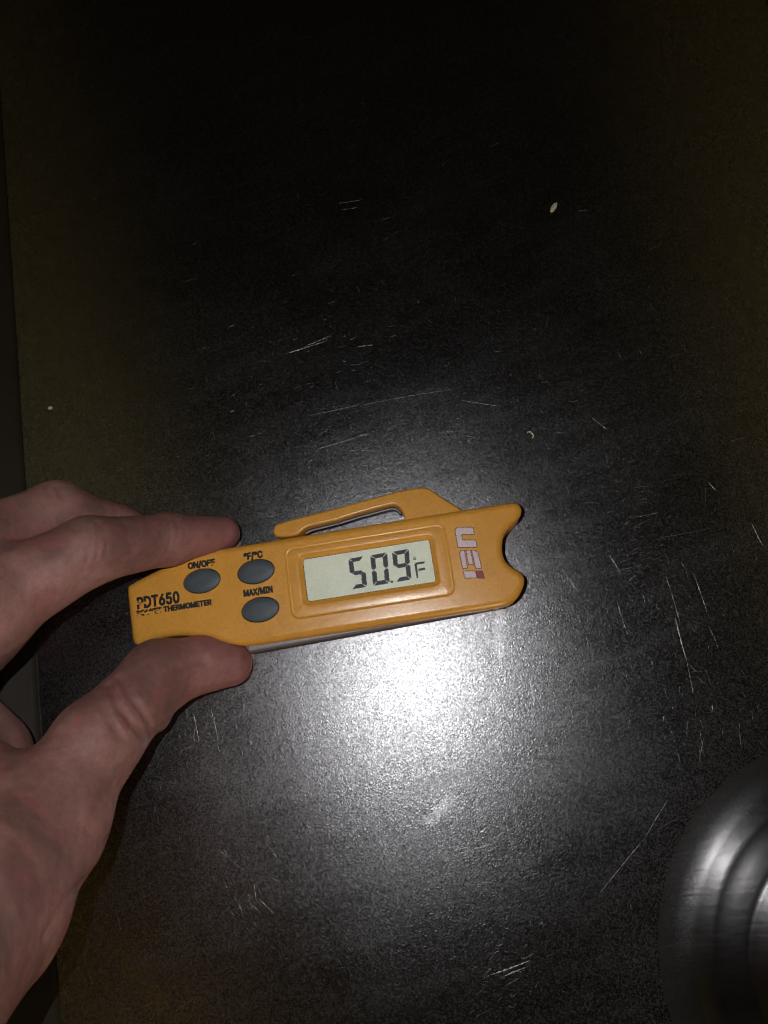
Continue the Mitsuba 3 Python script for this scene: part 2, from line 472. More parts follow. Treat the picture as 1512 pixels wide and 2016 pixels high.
for i, (x0, y0, x1, y1, w) in enumerate(SCRATCH):
    obj('floor__scratch', scaled(burr((x0, y0), (x1, y1), w, h=0.16 * w if w > 0.36 else 0.09 * w, seed=i, bend=0.01 * math.sin(i * 2.3))), 'scratch_metal', smooth=True)
small = []
CLUSTER = [(76, 44, 6, 0.35), (-28, 92, 14, 0.3), (91, 18, 12, -1.3), (-43, 132, 14, 0.35), (33, 2, 9, -1.3), (-85, -17, 7, -1.4), (-60, -73, 6, -1), (28, -94, 8, 0.4), (78, 62, 12, 0.2), (99, -19, 10, -1.4), (17, -58, 10, 0.4), (53, 93, 16, 0.1)]
for i in range(1500):
    if i % 5 < 2:
        cx, cy, sp, th = CLUSTER[i % len(CLUSTER)]
        c, th = np.array([cx, cy]) + rng.normal(0, sp, 2), th + rng.normal(0, 0.22)
    else:
        c = fpt(rng.uniform(20, 330), rng.normal(10, 85))
        th = rng.choice([0.2, -1.15, 0.45, -1.4]) + rng.normal(0, 0.2)
    L = rng.gamma(1.2, 1.5) + 0.4
    e = np.array([math.cos(th), math.sin(th)])
    small.append(burr(c - e * L / 2, c + e * L / 2, rng.uniform(0.10, 0.30), h=rng.gamma(1.5, 0.011) + 0.004, seed=1000 + i, bend=rng.normal(0, 0.04)))
obj('floor__fine_scratches', scaled(trimesh.util.concatenate(small)), 'scratch_metal', smooth=True)
tag('floor__fine_scratches', 'many short fine scratches and nicks in the metal', kind='stuff')

# crumbs
def lump(c, r, seed, stretch=(1, 1, 1), rot=0.0):
    m = trimesh.creation.icosphere(3)
    v = m.vertices
    v = v * (0.65 + 0.7 * meshkit.fbm(v * 1.7 + 5 * seed, 3, seed))[:, None] * np.array(stretch) * r
    m = trimesh.Trimesh(v, m.faces, process=False)
    m.apply_transform(trimesh.transformations.rotation_matrix(rot, [0, 0, 1]))
    m.apply_translation([c[0], c[1], -m.bounds[0][2] - 0.05])
    return m


def curl(c, R, a0, a1, r):
    t = np.linspace(a0, a1, 26)
    ring = np.linspace(0, 2 * math.pi, 10, endpoint=False)
    v, f = [], []
    for i, a in enumerate(t):
        k = r * (0.35 + 0.65 * math.sin(math.pi * (0.06 + 0.88 * i / 25))) * (0.9 + 0.2 * math.sin(i * 2.1))
        for b in ring:
            rr = R * (1 + 0.12 * math.sin(i * 0.4)) + k * math.cos(b)
            v.append([c[0] + rr * math.cos(a), c[1] + rr * math.sin(a), r + k * math.sin(b)])
    for i in range(25):
        for j in range(10):
            p, q = i * 10 + j, i * 10 + (j + 1) % 10
            f += [[p, q, q + 10], [p, q + 10, p + 10]]
    n = len(v)
    v += [np.mean(v[:10], 0), np.mean(v[-10:], 0)]
    for j in range(10):
        f += [[n, (j + 1) % 10, j], [n + 1, 250 + j, 250 + (j + 1) % 10]]
    return trimesh.Trimesh(v, f, process=False)


obj('crumb', scaled(curl((41.9, 93.3), 1.4, -0.9, 2.3, 0.36)), 'crumb_white', smooth=True)
tag('crumb', 'small curled pale crumb lying above the right end of the thermometer', 'crumb')
obj('crumb', scaled(lump((55.6, 192.7), 1.25, 2, (1.9, 0.8, 0.5), 1.0)), 'crumb_white', smooth=True)
tag('crumb_001', 'small white flake on the dark metal in the upper right, farthest from the thermometer', 'crumb')
obj('crumb', scaled(lump((-153.3, 109.1), 0.8, 4, (1.2, 0.9, 0.6), 0.2)), 'crumb_white', smooth=True)
tag('crumb_002', 'tiny pale speck on the dark metal above the fingers, near the left edge', 'crumb')


# ------------------------------------------------------------------ the thermometer
OUT = [(-0.3, 9.3), (1.2, 10.4), (7.3, 12.6), (12.0, 14.2), (16.0, 15.8), (21.0, 17.2), (33.0, 18.0), (48.0, 18.1), (64.0, 18.1), (84.0, 18.15), (104.0, 18.2), (124.0, 18.2), (136.0, 18.15), (142.5, 18.1), (145.4, 17.4), (146.4, 15.6),
       (145.9, 13.2), (143.6, 11.0), (140.8, 9.0), (138.5, 6.4), (137.3, 3.4), (136.9, 0.0), (137.4, -2.6), (139.0, -5.0), (141.2, -6.9), (142.6, -8.8), (142.5, -11.2), (141.0, -14.0), (138.6, -16.6), (135.5, -18.0), (131.0, -18.4),
       (112.0, -18.5), (92.0, -18.5), (72.0, -18.5), (54.0, -18.5), (43.0, -18.4), (38.0, -17.6), (33.0, -15.9), (26.5, -13.2), (20.0, -11.5), (13.5, -10.9), (8.5, -11.4), (4.0, -12.1), (1.6, -12.0), (0.4, -10.6), (0.0, -5.0), (-0.3, 2.0)]
TOP = 16.0
outline = dens(smooth_closed(OUT, 8), 0.7)
FIL = 2.6
parts, prev, pz = [], outline, TOP - FIL
N = 8
for k in range(1, N + 1):
    a = k / N * math.pi / 2
    q, z = inset(outline, FIL * (1 - math.cos(a))), TOP - FIL + FIL * math.sin(a)
    parts.append(band(prev, pz, q, z))
    prev, pz = q, z
face = prev
BTN = [(27.9, 7.1), (48.0, 7.4), (48.1, -6.5)]
pits = [affinity.translate(affinity.rotate(affinity.scale(Point(0, 0).buffer(1, quad_segs=20), 6.95, 4.55), 2), *c) for c in BTN]
rec = rrect(58.9, -12.1, 118.2, 14.6, 3.4)
parts.append(flat(dens(Polygon(face.exterior.coords, [rec.exterior.coords] + [p.exterior.coords for p in pits]), 4.0), TOP))
for p in pits:
    parts.append(wall(p, TOP, TOP - 2.5))
# stepped frame round the display: soft groove, flat land, bevel, window
r1, r2, r3 = inset(rec, 0.45), inset(rec, 1.15), inset(rec, 1.6)
parts += [band(rec, TOP, r1, TOP - 0.45), band(r1, TOP - 0.45, r2, TOP - 0.55), band(r2, TOP - 0.55, r3, TOP - 0.30)]
w0 = rrect(63.3, -8.0, 113.6, 11.3, 2.6)
w1, w2 = rrect(64.4, -6.9, 112.5, 10.2, 1.8), rrect(65.1, -6.2, 111.8, 9.5, 1.2)
parts += [band(r3, TOP - 0.30, w0, TOP - 0.35), band(w0, TOP - 0.35, inset(w0, 0.3), TOP - 0.45), band(inset(w0, 0.3), TOP - 0.45, w1, TOP - 1.05), band(w1, TOP - 1.05, inset(w1, 0.25), TOP - 1.35), band(inset(w1, 0.25), TOP - 1.35, w2, TOP - 1.5), wall(w2, TOP - 1.5, TOP - 2.6)]
Z0 = 2.0
parts.append(wall(outline, Z0, TOP - FIL))
qb = inset(outline, 1.2)
bb = band(outline, Z0, qb, 0.6)
bb.invert()
bc = flat(qb, 0.6)
bc.invert()
case = join(*parts, bb, bc)
obj('digital_thermometer__case', xform(case, LM), 'case_plastic', smooth=38)
tag('digital_thermometer', 'yellow orange handheld digital thermometer with a readout, pinched between finger and thumb', 'thermometer')
tag('digital_thermometer__case', 'orange plastic case with a scooped right end')

foot, _ = rounded_solid(inset(outline, 2.4), -0.3, 0.9, 0.2)
obj('digital_thermometer__back_cover', xform(foot, LM), 'dark_plastic', smooth=35)

for c in BTN:
    e = affinity.rotate(affinity.scale(Point(0, 0).buffer(1, quad_segs=20), 6.6, 4.2), 2)
    ms, pe, ze = [wall(e, -2.4, -0.1)], e, -0.1
    for k in range(1, 13):
        s = 1 - k / 13
        q = affinity.scale(e, s, s, origin=(0, 0))
        z = -0.1 + 0.6 * (1 - s ** 4)
        ms.append(band(pe, ze, q, z))
        pe, ze = q, z
    ms.append(flat(pe, ze))
    b = join(*ms)
    b.apply_translation([c[0], c[1], TOP])
    obj('digital_thermometer__button', xform(b, LM), 'button_rubber', smooth=50)

# display panel
scr = rrect(64.9, -6.4, 112.0, 9.7, 1.3)
disp = join(flat(scr, TOP - 1.9), wall(scr, TOP - 2.9, TOP - 1.9))
obj('digital_thermometer__display', xform(disp, LM), 'lcd_glass')
tag('digital_thermometer__display', 'grey green liquid crystal display')
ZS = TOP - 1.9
edge_shade = join(band(scr, ZS + 0.25, inset(scr, 0.38), ZS + 0.06), wall(scr, ZS - 0.2, ZS + 0.25))  # dark ring standing in for the shadow inside the display window
obj('digital_thermometer__display__edge_shade', xform(edge_shade, LM), 'lcd_segment')


def quad_map(quad):
    """unit square -> quad given as top left, top right, bottom right, bottom left"""
    tl, tr, br, bl = (np.array(q, float) for q in quad)

    def f(x, y):
        return (1 - y) * ((1 - x) * tl + x * tr) + y * ((1 - x) * bl + x * br)
    return f


def seven(quad, on, th=0.185, tv=0.125, g=0.012):
    """segments of a seven segment digit as polygons; th, tv: bar widths as fractions of width and height"""
    F = quad_map(quad)
    x0, x1, xa, xb = 0, 1, th, 1 - th
    y0, ym, y1 = 0, 0.5, 1
    gx, gy = g * 1.8, g
    seg = {
        'a': [(gx * 1.5 + 0.03, 0), (1 - gx * 1.5 - 0.03, 0), (xb - gx * 0.2, tv), (xa + gx * 0.2, tv)],
        'd': [(xa + gx * 0.2, 1 - tv), (xb - gx * 0.2, 1 - tv), (1 - gx * 1.5 - 0.03, 1), (gx * 1.5 + 0.03, 1)],
        'f': [(0, gy * 1.5 + 0.012), (xa - gx * 0.4, tv + gy), (xa - gx * 0.4, 0.5 - tv / 2 - gy), (th * 0.5 - gx * 0.4, 0.5 - gy), (0, 0.5 - tv / 2 + 0.01)],
        'b': [(1, gy * 1.5 + 0.012), (1, 0.5 - tv / 2 + 0.01), (1 - th * 0.5 + gx * 0.4, 0.5 - gy), (xb + gx * 0.4, 0.5 - tv / 2 - gy), (xb + gx * 0.4, tv + gy)],
        'e': [(0, 0.5 + tv / 2 - 0.01), (th * 0.5 - gx * 0.4, 0.5 + gy), (xa - gx * 0.4, 0.5 + tv / 2 + gy), (xa - gx * 0.4, 1 - tv - gy), (0, 1 - gy * 1.5 - 0.012)],
        'c': [(1, 0.5 + tv / 2 - 0.01), (1, 1 - gy * 1.5 - 0.012), (xb + gx * 0.4, 1 - tv - gy), (xb + gx * 0.4, 0.5 + tv / 2 + gy), (1 - th * 0.5 + gx * 0.4, 0.5 + gy)],
        'g': [(th * 0.5 + gx * 0.6, 0.5), (xa + gx * 0.2, 0.5 - tv / 2), (xb - gx * 0.2, 0.5 - tv / 2), (1 - th * 0.5 - gx * 0.6, 0.5), (xb - gx * 0.2, 0.5 + tv / 2), (xa + gx * 0.2, 0.5 + tv / 2)],
    }
    return [Polygon([F(x, y) for x, y in seg[s]]).buffer(0.04) for s in on]


def print_polys(key, polys, z, mat, depth=0.05, drop=0.1):
    ms = []
    for p in polys:
        for g in getattr(p, 'geoms', [p]):
            if g.area > 1e-4:
                ms += [flat(g, z + depth), wall(Polygon(g.exterior), z - drop, z + depth)] + [wall(Polygon(r), z + depth, z - drop) for r in g.interiors]
    return obj(key, xform(join(*ms), LM), mat)


print_polys('digital_thermometer__display__digit', seven([(81.75, 7.0), (87.45, 7.1), (87.05, -4.05), (81.45, -4.15)], 'afgcd', th=0.30), ZS, 'lcd_segment')
print_polys('digital_thermometer__display__digit', seven([(89.8, 7.0), (95.9, 7.15), (95.3, -4.0), (89.3, -4.1)], 'abcdef', th=0.28), ZS, 'lcd_segment')
print_polys('digital_thermometer__display__digit', seven([(97.75, 7.0), (103.85, 7.2), (103.2, -3.9), (97.4, -4.0)], 'abcdfg', th=0.28), ZS, 'lcd_segment')
print_polys('digital_thermometer__display__decimal_point', [box(95.65, -4.1, 96.55, -3.25)], ZS, 'lcd_segment')
print_polys('digital_thermometer__display__degree_sign', [Point(105.5, 3.3).buffer(0.55).difference(Point(105.5, 3.3).buffer(0.27))], ZS, 'lcd_segment')
print_polys('digital_thermometer__display__unit_letter', [Polygon([(105.1, -3.9), (105.75, -3.5), (105.9, 1.05), (108.75, 1.05), (108.8, 1.85), (105.7, 1.85), (105.1, 1.3)]), Polygon([(106.2, -1.35), (108.6, -1.25), (108.65, -0.45), (106.25, -0.5)])], ZS, 'lcd_segment')


# printed lettering, partly rubbed off
def lettering(text, u0, u1, v0, h, worn=None, bold=True, z=TOP, weight=0.06):
    m = meshkit.text_mesh(text, 1.0, depth=0.15, bold=bold)
    flatp = unary_union([Polygon(t[:, :2]).buffer(0.004) for t in m.triangles[np.abs(m.face_normals[:, 2]) > 0.9] if abs(np.cross(t[1, :2] - t[0, :2], t[2, :2] - t[0, :2])) > 1e-7])
    flatp = affinity.scale(flatp, 0.75, 1.0, origin=(0, 0)).buffer(weight).simplify(0.008)
    m = trimesh.util.concatenate([trimesh.creation.extrude_polygon(g, 0.15, engine='earcut') for g in getattr(flatp, 'geoms', [flatp])])
    b = m.bounds
    v = m.vertices.copy()
    v[:, 0] = u0 + (v[:, 0] - b[0][0]) * (u1 - u0) / (b[1][0] - b[0][0])
    v[:, 1] = v0 + v[:, 1] * h
    v[:, 2] = z - 0.10 + v[:, 2]
    m = trimesh.Trimesh(v, m.faces)
    if worn is not None:
        m.merge_vertices()
        man = m3.Manifold(m3.Mesh(np.asarray(m.vertices, np.float32), np.asarray(m.faces, np.uint32)))
        cs = m3.CrossSection([np.array(g.exterior.coords)[:-1] for g in getattr(worn, 'geoms', [worn])], m3.FillRule.NonZero)
        man = man - m3.Manifold.extrude(cs, 2.0).translate([0, 0, z - 1.0])
        out = man.to_mesh()
        m = trimesh.Trimesh(out.vert_properties[:, :3], out.tri_verts, process=False)
    return m


rw = np.random.default_rng(3)


def wear_blobs(u0, u1, v0, v1, n, r0, r1):
    g = []
    for _ in range(n):
        c = (rw.uniform(u0, u1), rw.uniform(v0, v1))
        g.append(affinity.rotate(affinity.scale(Point(c).buffer(rw.uniform(r0, r1), quad_segs=4), 1.6, 0.7), rw.uniform(-60, 60)))
    return unary_union(g)


for text, u0, u1, v0, h, worn in (('ON/OFF', 23.2, 33.4, 12.25, 2.15, wear_blobs(31.0, 33.4, 12.2, 13.2, 4, 0.25, 0.4)), ('°F/°C', 44.0, 51.2, 12.3, 2.3, None), ('MAX/MIN', 42.6, 53.4, -0.95, 2.2, None),
                                  ('PDT650', 3.3, 19.2, 0.7, 3.9, unary_union([wear_blobs(3.3, 5.2, 0.8, 3.4, 5, 0.3, 0.5), wear_blobs(5.4, 8.0, 0.8, 3.0, 3, 0.25, 0.4)])),
                                  ('POCKET THERMOMETER', 3.0, 30.8, -1.95, 1.85, unary_union([wear_blobs(2.8, 11.8, -1.9, -0.9, 17, 0.3, 0.55), wear_blobs(3.5, 13.0, -1.5, 0.5, 8, 0.2, 0.4)]))):
    obj('digital_thermometer__lettering', xform(lettering(text, u0, u1, v0, h, worn, weight=0.035 if text == 'PDT650' else 0.06), LM), 'print_ink')

U = [(121.9, 11.4), (122.4, 11.75), (127.9, 10.9), (127.92, 8.45), (123.4, 9.04), (123.3, 6.95), (128.05, 6.1), (128.03, 3.7), (121.55, 4.63), (121.46, 10.9)]
E1 = [(121.79, 2.5), (122.4, 3.2), (123.4, 3.1), (123.4, -3.2), (121.85, -3.0)]
E2 = [(124.05, 3.05), (125.5, 2.85), (125.75, -2.25), (124.2, -2.05)]
E3 = [(126.14, 2.75), (127.2, 2.5), (128.0, 1.4), (128.35, -4.1), (126.4, -3.85)]
I1 = [(121.85, -4.2), (126.0, -4.8), (126.1, -7.15), (122.15, -6.6)]
I2 = [(126.5, -4.9), (128.43, -5.22), (128.65, -7.7), (126.55, -7.3)]
k = print_polys('digital_thermometer__logo_outline', [unary_union([Polygon(q).buffer(0.22, join_style=1) for q in (U, E1, E2, E3, I1, I2)])], TOP, 'print_maroon', 0.04)
k = print_polys('digital_thermometer__logo', [Polygon(q).buffer(-0.03) for q in (U, E1, E2, E3, I1)], TOP, 'print_pink', 0.07)
tag(k, 'pale pink block lettered emblem')
print_polys('digital_thermometer__logo_dot', [Polygon(I2).buffer(-0.03)], TOP, 'print_red', 0.07)

# side clip with its long slot
CL = [(55.2, 23.9), (56.3, 25.0), (64.4, 26.05), (73.0, 26.9), (82.4, 27.8), (93.0, 29.0), (103.1, 30.05), (109.8, 30.3), (113.3, 29.8), (115.1, 28.8), (119.6, 24.6), (124.3, 20.3), (127.0, 17.0), (121.0, 16.0), (112.0, 16.0), (104.2, 16.2), (103.95, 18.2), (103.9, 20.3), (103.4, 22.4), (102.2, 24.4), (100.3, 25.2), (97.3, 25.0), (87.0, 23.9), (79.7, 22.8), (73.5, 22.3), (67.9, 21.8), (65.8, 20.9), (64.3, 19.9), (61.5, 19.5), (56.5, 20.05), (55.1, 21.0), (54.7, 22.6)]
clip, _ = rounded_solid(dens(smooth_closed(CL, 6), 0.8), 2.0, 10.6, 1.0, n=5)
obj('digital_thermometer__clip', xform(clip, LM), 'case_plastic', smooth=40)
# added steel strip standing in for the reflection along the slot's upper edge
glint_strip = LineString([(66.4, 20.6), (68.6, 21.3), (79.7, 22.3), (87.0, 23.4), (97.3, 24.5), (100.0, 24.7), (101.6, 24.0), (102.8, 22.4)]).buffer(0.55, quad_segs=6)
wm, _ = rounded_solid(dens(Polygon(glint_strip.exterior), 0.5), 5.4, 7.2, 0.5, n=4)
obj('digital_thermometer__clip__liner', xform(wm, LM), 'probe_steel', smooth=40)

# folded steel probe along the lower side
ps = rrect(-4.6, 0, 4.6, 7.2, 1.6)
bar = trimesh.creation.extrude_polygon(dens(ps, 0.4), 94.0, engine='earcut')
v = bar.vertices.copy()
u = 41.0 + v[:, 2]
taper = np.clip((u - 128.0) / 7.0, 0, 1)
bar = trimesh.Trimesh(np.column_stack([u, -16.3 + v[:, 0] * (1 - 0.35 * taper ** 2) + 1.0 * taper ** 2, 2.0 + v[:, 1]]), bar.faces, process=False)
bar.fix_normals()
obj('digital_thermometer__probe', xform(bar, LM), 'probe_steel', smooth=40)
tag('digital_thermometer__probe', 'folded bright steel probe along the lower side')

# ------------------------------------------------------------------ the hand: one continuous skin over a posed skeleton (world mm)
J = dict(
    i0=(-137.4, 18.6, 62.0, 15), i1=(-108.9, 41.3, 45.0, 11), i2=(-90.4, 48.9, 24.0, 9), i3=(-74.1, 53.3, 12.0, 6.3),
    m0=(-146.0, 38.0, 54.0, 14), m1=(-126.0, 56.6, 36.0, 10.5), m2=(-109.9, 53.1, 20.0, 8.5), m3=(-99.0, 48.2, 10.0, 7),
    r0=(-156.0, 24.0, 44.0, 12), r1=(-154.0, 40.0, 28.0, 9.5), r2=(-151.0, 30.0, 18.0, 8), r3=(-154.0, 16.0, 16.0, 7),
    l0=(-166.0, 6.0, 40.0, 11), l1=(-166.0, 20.0, 27.0, 8.5), l2=(-161.0, 10.0, 20.0, 7.5), l3=(-163.0, -2.0, 19.0, 6.5),
    t0=(-111.0, -43.0, 55.0, 16.5), t1=(-102.4, -19.8, 42.0, 13.2), t2=(-91.2, 1.2, 21.0, 11.8), t3=(-78.8, 5.5, 13.0, 9.2), t4=(-69.5, 5.4, 10.0, 7.9),
    p0=(-150.0, -27.0, 26.0, 15), p1=(-164.0, -24.0, 52.0, 18), w0=(-117.5, -58.6, 76.0, 23), f0=(-121.9, -65.5, 100.0, 29), f1=(-119.4, -66.0, 150.0, 34), f2=(-165.0, -190.0, 300.0, 42),
    web=(-160.0, 0.0, 56.0, 12))
J = {k: np.array(v, float) for k, v in J.items()}


def bone(P, a, b):
    a, b = J[a], J[b]
    d = b[:3] - a[:3]
    t = np.clip(((P - a[:3]) @ d) / (d @ d), 0, 1)
    return np.linalg.norm(P - a[:3] - t[:, None] * d, axis=1) - (a[3] + t * (b[3] - a[3]))


def smin(a, b, k):
    h = np.clip(0.5 + 0.5 * (b - a) / k, 0, 1)
    return b + (a - b) * h - k * h * (1 - h)


def chain(P, names, k):
    d = bone(P, names[0], names[1])
    for a, b in zip(names[1:], names[2:]):
        d = smin(d, bone(P, a, b), k)
    return d


def ball(P, c, r):
    return np.linalg.norm(P - np.array(c, float), axis=1) - r


CREASE = [
    ([(-98.0, 1.1, 38.5), (-95.5, -1.0, 40.8), (-93.5, -3.2, 42.1), (-91.8, -5.2, 42.7), (-90.2, -7.0, 42.6), (-88.7, -8.9, 42.0), (-87.5, -10.7, 41.0), (-86.9, -12.6, 40.1), (-86.5, -14.5, 38.6), (-86.5, -16.5, 36.2)], 1.4, 1.2),
    ([(-100.1, -1.3, 41.0), (-97.6, -3.6, 43.9), (-95.5, -6.0, 45.9), (-93.9, -8.2, 47.2), (-92.1, -10.0, 47.2), (-90.5, -11.8, 46.7), (-89.2, -13.6, 45.7), (-88.3, -14.9, 44.5), (-87.6, -16.3, 42.9), (-87.1, -17.7, 40.6)], 1.1, 1.2),
    ([(-87.1, -16.2, 41.0), (-86.8, -16.4, 39.0), (-86.6, -16.6, 36.6), (-86.5, -16.9, 33.7), (-86.2, -16.1, 32.3), (-85.8, -15.3, 30.8), (-85.5, -14.5, 29.2)], 1.3, 1.2),
    ([(-87.7, -16.0, 43.2), (-87.3, -16.5, 41.9), (-87.0, -16.9, 40.3), (-86.9, -17.4, 38.4), (-86.8, -17.6, 37.3), (-86.9, -17.9, 36.0), (-87.1, -18.2, 34.3)], 2.3, 1.4),
    ([(-81.7, 3.2, 29.7), (-80.7, 3.9, 28.5), (-79.7, 4.6, 27.2), (-78.7, 5.3, 25.9), (-77.7, 5.8, 24.9), (-76.5, 6.3, 24.0), (-75.3, 6.8, 23.1)], 0.5, 1.5),
    ([(-101.3, 47.5, 51.7), (-100.6, 46.0, 52.1), (-100.0, 44.6, 52.2), (-99.6, 43.2, 52.1), (-99.5, 41.5, 52.3), (-99.6, 39.9, 52.3), (-99.8, 38.3, 52.0)], 0.4, 0.8),
    ([(-103.5, 49.1, 52.1), (-102.6, 47.2, 53.2), (-101.9, 45.4, 53.7), (-101.5, 43.7, 53.9), (-101.4, 41.5, 54.2), (-101.6, 39.3, 54.2), (-101.9, 37.2, 53.8)], 0.45, 0.8),
    ([(-104.8, 47.9, 54.0), (-104.2, 46.1, 54.8), (-103.7, 44.3, 55.2), (-103.3, 42.6, 55.4), (-103.5, 40.4, 55.6), (-103.7, 38.2, 55.6), (-104.1, 36.1, 55.3)], 0.35, 0.8),
    ([(-86.2, 55.8, 29.6), (-85.3, 53.9, 30.8), (-84.6, 52.2, 31.3), (-84.0, 50.5, 31.4), (-84.1, 48.4, 31.8), (-84.4, 46.2, 31.7), (-84.9, 44.3, 31.2)], 0.35, 0.9),
    ([(-87.7, 54.6, 31.9), (-86.9, 52.7, 32.9), (-86.2, 50.9, 33.3), (-85.7, 49.3, 33.3), (-85.9, 47.2, 33.5), (-86.2, 45.1, 33.2), (-86.7, 43.2, 32.6)], 0.3, 0.9),
    ([(-126.6, 64.1, 44.6), (-125.2, 62.6, 45.8), (-124.1, 61.2, 46.4), (-123.2, 60.0, 46.8)], 0.5, 1.0),
    ([(-123.0, 63.6, 44.5), (-121.9, 62.3, 45.0), (-120.9, 61.0, 45.2), (-120.1, 59.8, 45.2)], 0.5, 1.0),
    ([(-93.1, -12.6, 50.6), (-92.0, -14.3, 50.4), (-90.9, -16.1, 50.0), (-90.1, -17.9, 49.3)], 0.5, 1.0),
    ([(-101.2, -4.5, 45.2), (-98.8, -6.7, 48.2), (-96.9, -8.9, 50.1), (-95.4, -11.1, 51.2), (-93.8, -13.1, 51.5), (-92.3, -15.1, 51.2), (-91.1, -17.1, 50.6)], 0.6, 1.2),
    ([(-94.9, -56.0, 58.0), (-93.2, -55.9, 65.1), (-92.0, -56.2, 70.8), (-91.7, -56.8, 74.6), (-91.6, -58.5, 77.8), (-91.9, -60.4, 80.4), (-91.9, -62.1, 83.2)], 0.9, 1.6),
    ([(-92.9, -42.4, 62.0), (-92.3, -43.5, 59.9), (-91.8, -44.7, 57.3), (-91.9, -46.0, 53.6), (-92.9, -47.1, 49.4)], 0.6, 1.8),
]


def hand_sdf(P):
    fing = chain(P, ['i0', 'i1', 'i2', 'i3'], 3.5)
    for names in (['m0', 'm1', 'm2', 'm3'], ['r0', 'r1', 'r2', 'r3'], ['l0', 'l1', 'l2', 'l3']):
        fing = smin(fing, chain(P, names, 3.5), 1.2)
    palm = chain(P, ['i0', 'm0', 'r0', 'l0', 'p0', 'p1', 'w0'], 8)
    for a, b in (('p1', 'i0'), ('p1', 'm0'), ('p1', 't0'), ('t0', 'w0'), ('w0', 'f0'), ('f0', 'f1'), ('f1', 'f2'), ('web', 'i0'), ('p1', 'web')):
        palm = smin(palm, bone(P, a, b), 8)
    d = smin(fing, palm, 6)
    th = chain(P, ['t0', 't1', 't2', 't3', 't4'], 5)
    th = smin(th, ball(P, (-92.2, -12.1, 22.0), 6.2), 2.0)          # pad fold below the thumb joint
    d = smin(d, th, 7)
    for pts, depth, wid in CREASE:
        pts = np.array(pts, float)
        m = ((P > pts.min(0) - 3 * wid) & (P < pts.max(0) + 3 * wid)).all(1)
        if not m.any():
            continue
        Q = P[m]
        near = np.full(len(Q), 1e9)
        for a, b in zip(pts, pts[1:]):
            e = b - a
            t = np.clip(((Q - a) @ e) / (e @ e), 0, 1)
            near = np.minimum(near, np.linalg.norm(Q - a - t[:, None] * e, axis=1))
        d[m] += depth * np.exp(-(near / wid) ** 2)
    return d


def surface_nets(fn, lo, hi, h):
    n = [int(math.ceil((hi[k] - lo[k]) / h)) + 1 for k in range(3)]
    ax = [lo[k] + h * np.arange(n[k]) for k in range(3)]
    # coarse pass, so that only cells near the skin are evaluated finely
    V, near = np.full(n, 9.0, np.float32), []
    st = 6
    co = [np.append(a[::st], a[-1]) for a in ax]
    C = np.stack(np.meshgrid(*co, indexing='ij'), -1)
    D = fn(C.reshape(-1, 3)).reshape(C.shape[:3])
    for i in range(len(co[0]) - 1):
        for j in range(len(co[1]) - 1):
            for k in range(len(co[2]) - 1):
                blk = D[i:i + 2, j:j + 2, k:k + 2]
                sl = tuple(slice(q * st, min(q * st + st + 1, n[w])) for w, q in enumerate((i, j, k)))
                if np.abs(blk).min() > st * h * 1.8:
                    V[sl] = blk.flat[0]
                else:
                    near.append(sl)
    mask = np.zeros(n, bool)
    for sl in near:
        mask[sl] = True
    idx = np.argwhere(mask)
    pts = np.array(lo) + idx * h
    V[mask] = np.concatenate([fn(c) for c in np.array_split(pts, max(1, len(pts) // 200000))])
    S = V < 0
    corners = [V[a:n[0] - 1 + a, b:n[1] - 1 + b, c:n[2] - 1 + c] for a in (0, 1) for b in (0, 1) for c in (0, 1)]
    cnt = sum((c < 0).astype(int) for c in corners)
    act = (cnt > 0) & (cnt < 8)
    cell = np.full(act.shape, -1)
    ci = np.argwhere(act)
    cell[act] = np.arange(len(ci))
    acc, num = np.zeros((len(ci), 3)), np.zeros(len(ci))
    off = np.array([(a, b, c) for a in (0, 1) for b in (0, 1) for c in (0, 1)])
    val = np.stack([V[tuple((ci + o).T)] for o in off], 1)
    for a in range(8):
        for b in range(a + 1, 8):
            if np.abs(off[a] - off[b]).sum() == 1:
                cr = (val[:, a] < 0) != (val[:, b] < 0)
                t = val[:, a] / np.where(cr, val[:, a] - val[:, b], 1)
                p = off[a] + t[:, None] * (off[b] - off[a])
                acc[cr] += p[cr]
                num[cr] += 1
    verts = np.array(lo) + (ci + acc / num[:, None]) * h
    faces = []
    for axis in range(3):
        u, w = (axis + 1) % 3, (axis + 2) % 3
        e = np.zeros(3, int)
        e[axis] = 1
        A = S[tuple(slice(0, n[k] - e[k]) for k in range(3))]
        B = S[tuple(slice(e[k], n[k]) for k in range(3))]
        ed = np.argwhere(A != B)
        ok = (ed[:, u] > 0) & (ed[:, w] > 0) & (ed[:, u] < n[u] - 1) & (ed[:, w] < n[w] - 1)
        ed = ed[ok]
        du, dw = np.zeros(3, int), np.zeros(3, int)
        du[u], dw[w] = 1, 1
        q = np.stack([cell[tuple((ed - du - dw).T)], cell[tuple((ed - dw).T)], cell[tuple(ed.T)], cell[tuple((ed - du).T)]], 1)
        flip = ~A[tuple(ed.T)]
        q[flip] = q[flip][:, ::-1]
        faces.append(q)
    f = np.vstack(faces)
    f = f[(f >= 0).all(1)]
    return verts, np.vstack([f[:, [0, 1, 2]], f[:, [0, 2, 3]]])


hv, hf = surface_nets(hand_sdf, (-196, -215, 0.3), (-56, 78, 340), 1.5)


def grad(P, e=0.25):
    g = np.stack([hand_sdf(P + e * np.eye(3)[k]) - hand_sdf(P - e * np.eye(3)[k]) for k in range(3)], 1) / (2 * e)
    return g


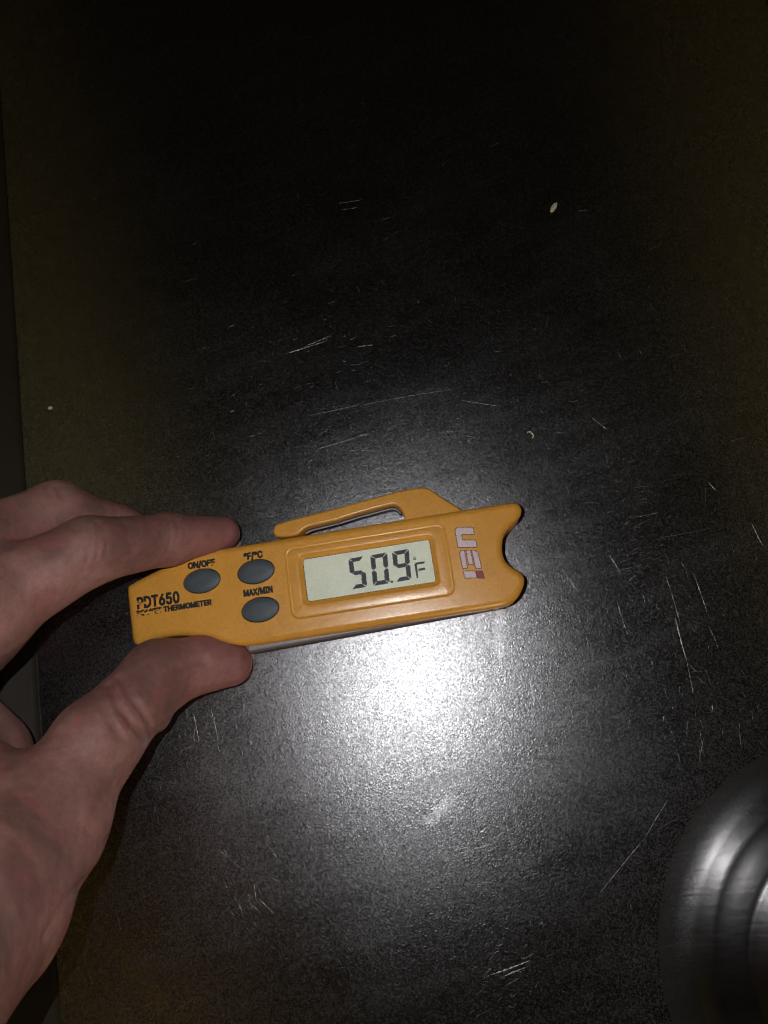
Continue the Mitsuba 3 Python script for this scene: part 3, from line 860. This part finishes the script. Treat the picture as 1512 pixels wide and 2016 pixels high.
tri = hv[hf]
sel = (tri[:, :, 0].max(1) > -150) & (tri[:, :, 2].max(1) < 110)
hv, hf = trimesh.remesh.subdivide(hv, hf, face_index=np.nonzero(sel)[0])
for _ in range(2):
    g = grad(hv)
    gn = np.maximum(np.linalg.norm(g, axis=1), 0.3)
    hv = hv - np.clip(hand_sdf(hv) / gn, -1, 1)[:, None] * g / gn[:, None]
hand = trimesh.Trimesh(hv, hf, process=False)
obj('hand', scaled(hand), 'skin', smooth=True)
tag('hand', 'bare left hand reaching in from the left edge, pinching the orange thermometer', 'hand')


def nail(a, b, out, half, length, past, lift, curve=0.9):
    """curved nail plate over the end of a finger: axis a -> b, facing out"""
    a4, b4 = J[a], J[b]
    ax = (b4[:3] - a4[:3]) / np.linalg.norm(b4[:3] - a4[:3])
    o = np.array(out, float)
    o -= ax * (o @ ax)
    o /= np.linalg.norm(o)
    s = np.cross(ax, o)
    R = b4[3]
    top, nu, nv = [], 13, 13
    for i in range(nu):
        t = i / (nu - 1)
        along = -length + (length + past) * t
        wid = half * (1 - 0.25 * max(0, (t - 0.75) / 0.25) ** 2) * (1 - 0.35 * max(0, (0.25 - t) / 0.25) ** 2)
        for j in range(nv):
            c = (j / (nv - 1) * 2 - 1) * wid
            r = R * (1 + 0.0 * t) + lift - 0.035 * max(0, along - R * 0.35) ** 2
            top.append(b4[:3] + ax * along + o * r * math.cos(c) + s * r * math.sin(c))
    top = np.array(top)
    cen = b4[:3] - ax * length
    nrm = (top - (b4[:3] + np.outer((top - b4[:3]) @ ax, ax)))
    nrm /= np.linalg.norm(nrm, axis=1, keepdims=True)
    low = top - nrm * 0.6
    v = np.vstack([top, low])
    f, N1 = [], nu * nv
    for i in range(nu - 1):
        for j in range(nv - 1):
            p = i * nv + j
            f += [[p, p + nv, p + nv + 1], [p, p + nv + 1, p + 1], [N1 + p, N1 + p + nv + 1, N1 + p + nv], [N1 + p, N1 + p + 1, N1 + p + nv + 1]]
    ring = [j for j in range(nv)] + [i * nv + nv - 1 for i in range(1, nu)] + [(nu - 1) * nv + j for j in range(nv - 2, -1, -1)] + [i * nv for i in range(nu - 2, 0, -1)]
    for p, q in zip(ring, ring[1:] + ring[:1]):
        f += [[p, q, q + N1], [p, q + N1, p + N1]]
    m = trimesh.Trimesh(v, f, process=False)
    m.fix_normals()
    return m


obj('hand__nail', scaled(nail('i2', 'i3', (0.0, -0.1, -1.0), 1.0, 6.0, 7.9, 0.3)), 'nail_skin', smooth=50)
obj('hand__nail', scaled(nail('t3', 't4', (0.0, 0.3, -1.0), 1.0, 7.0, 9.0, 0.25)), 'nail_skin', smooth=50)
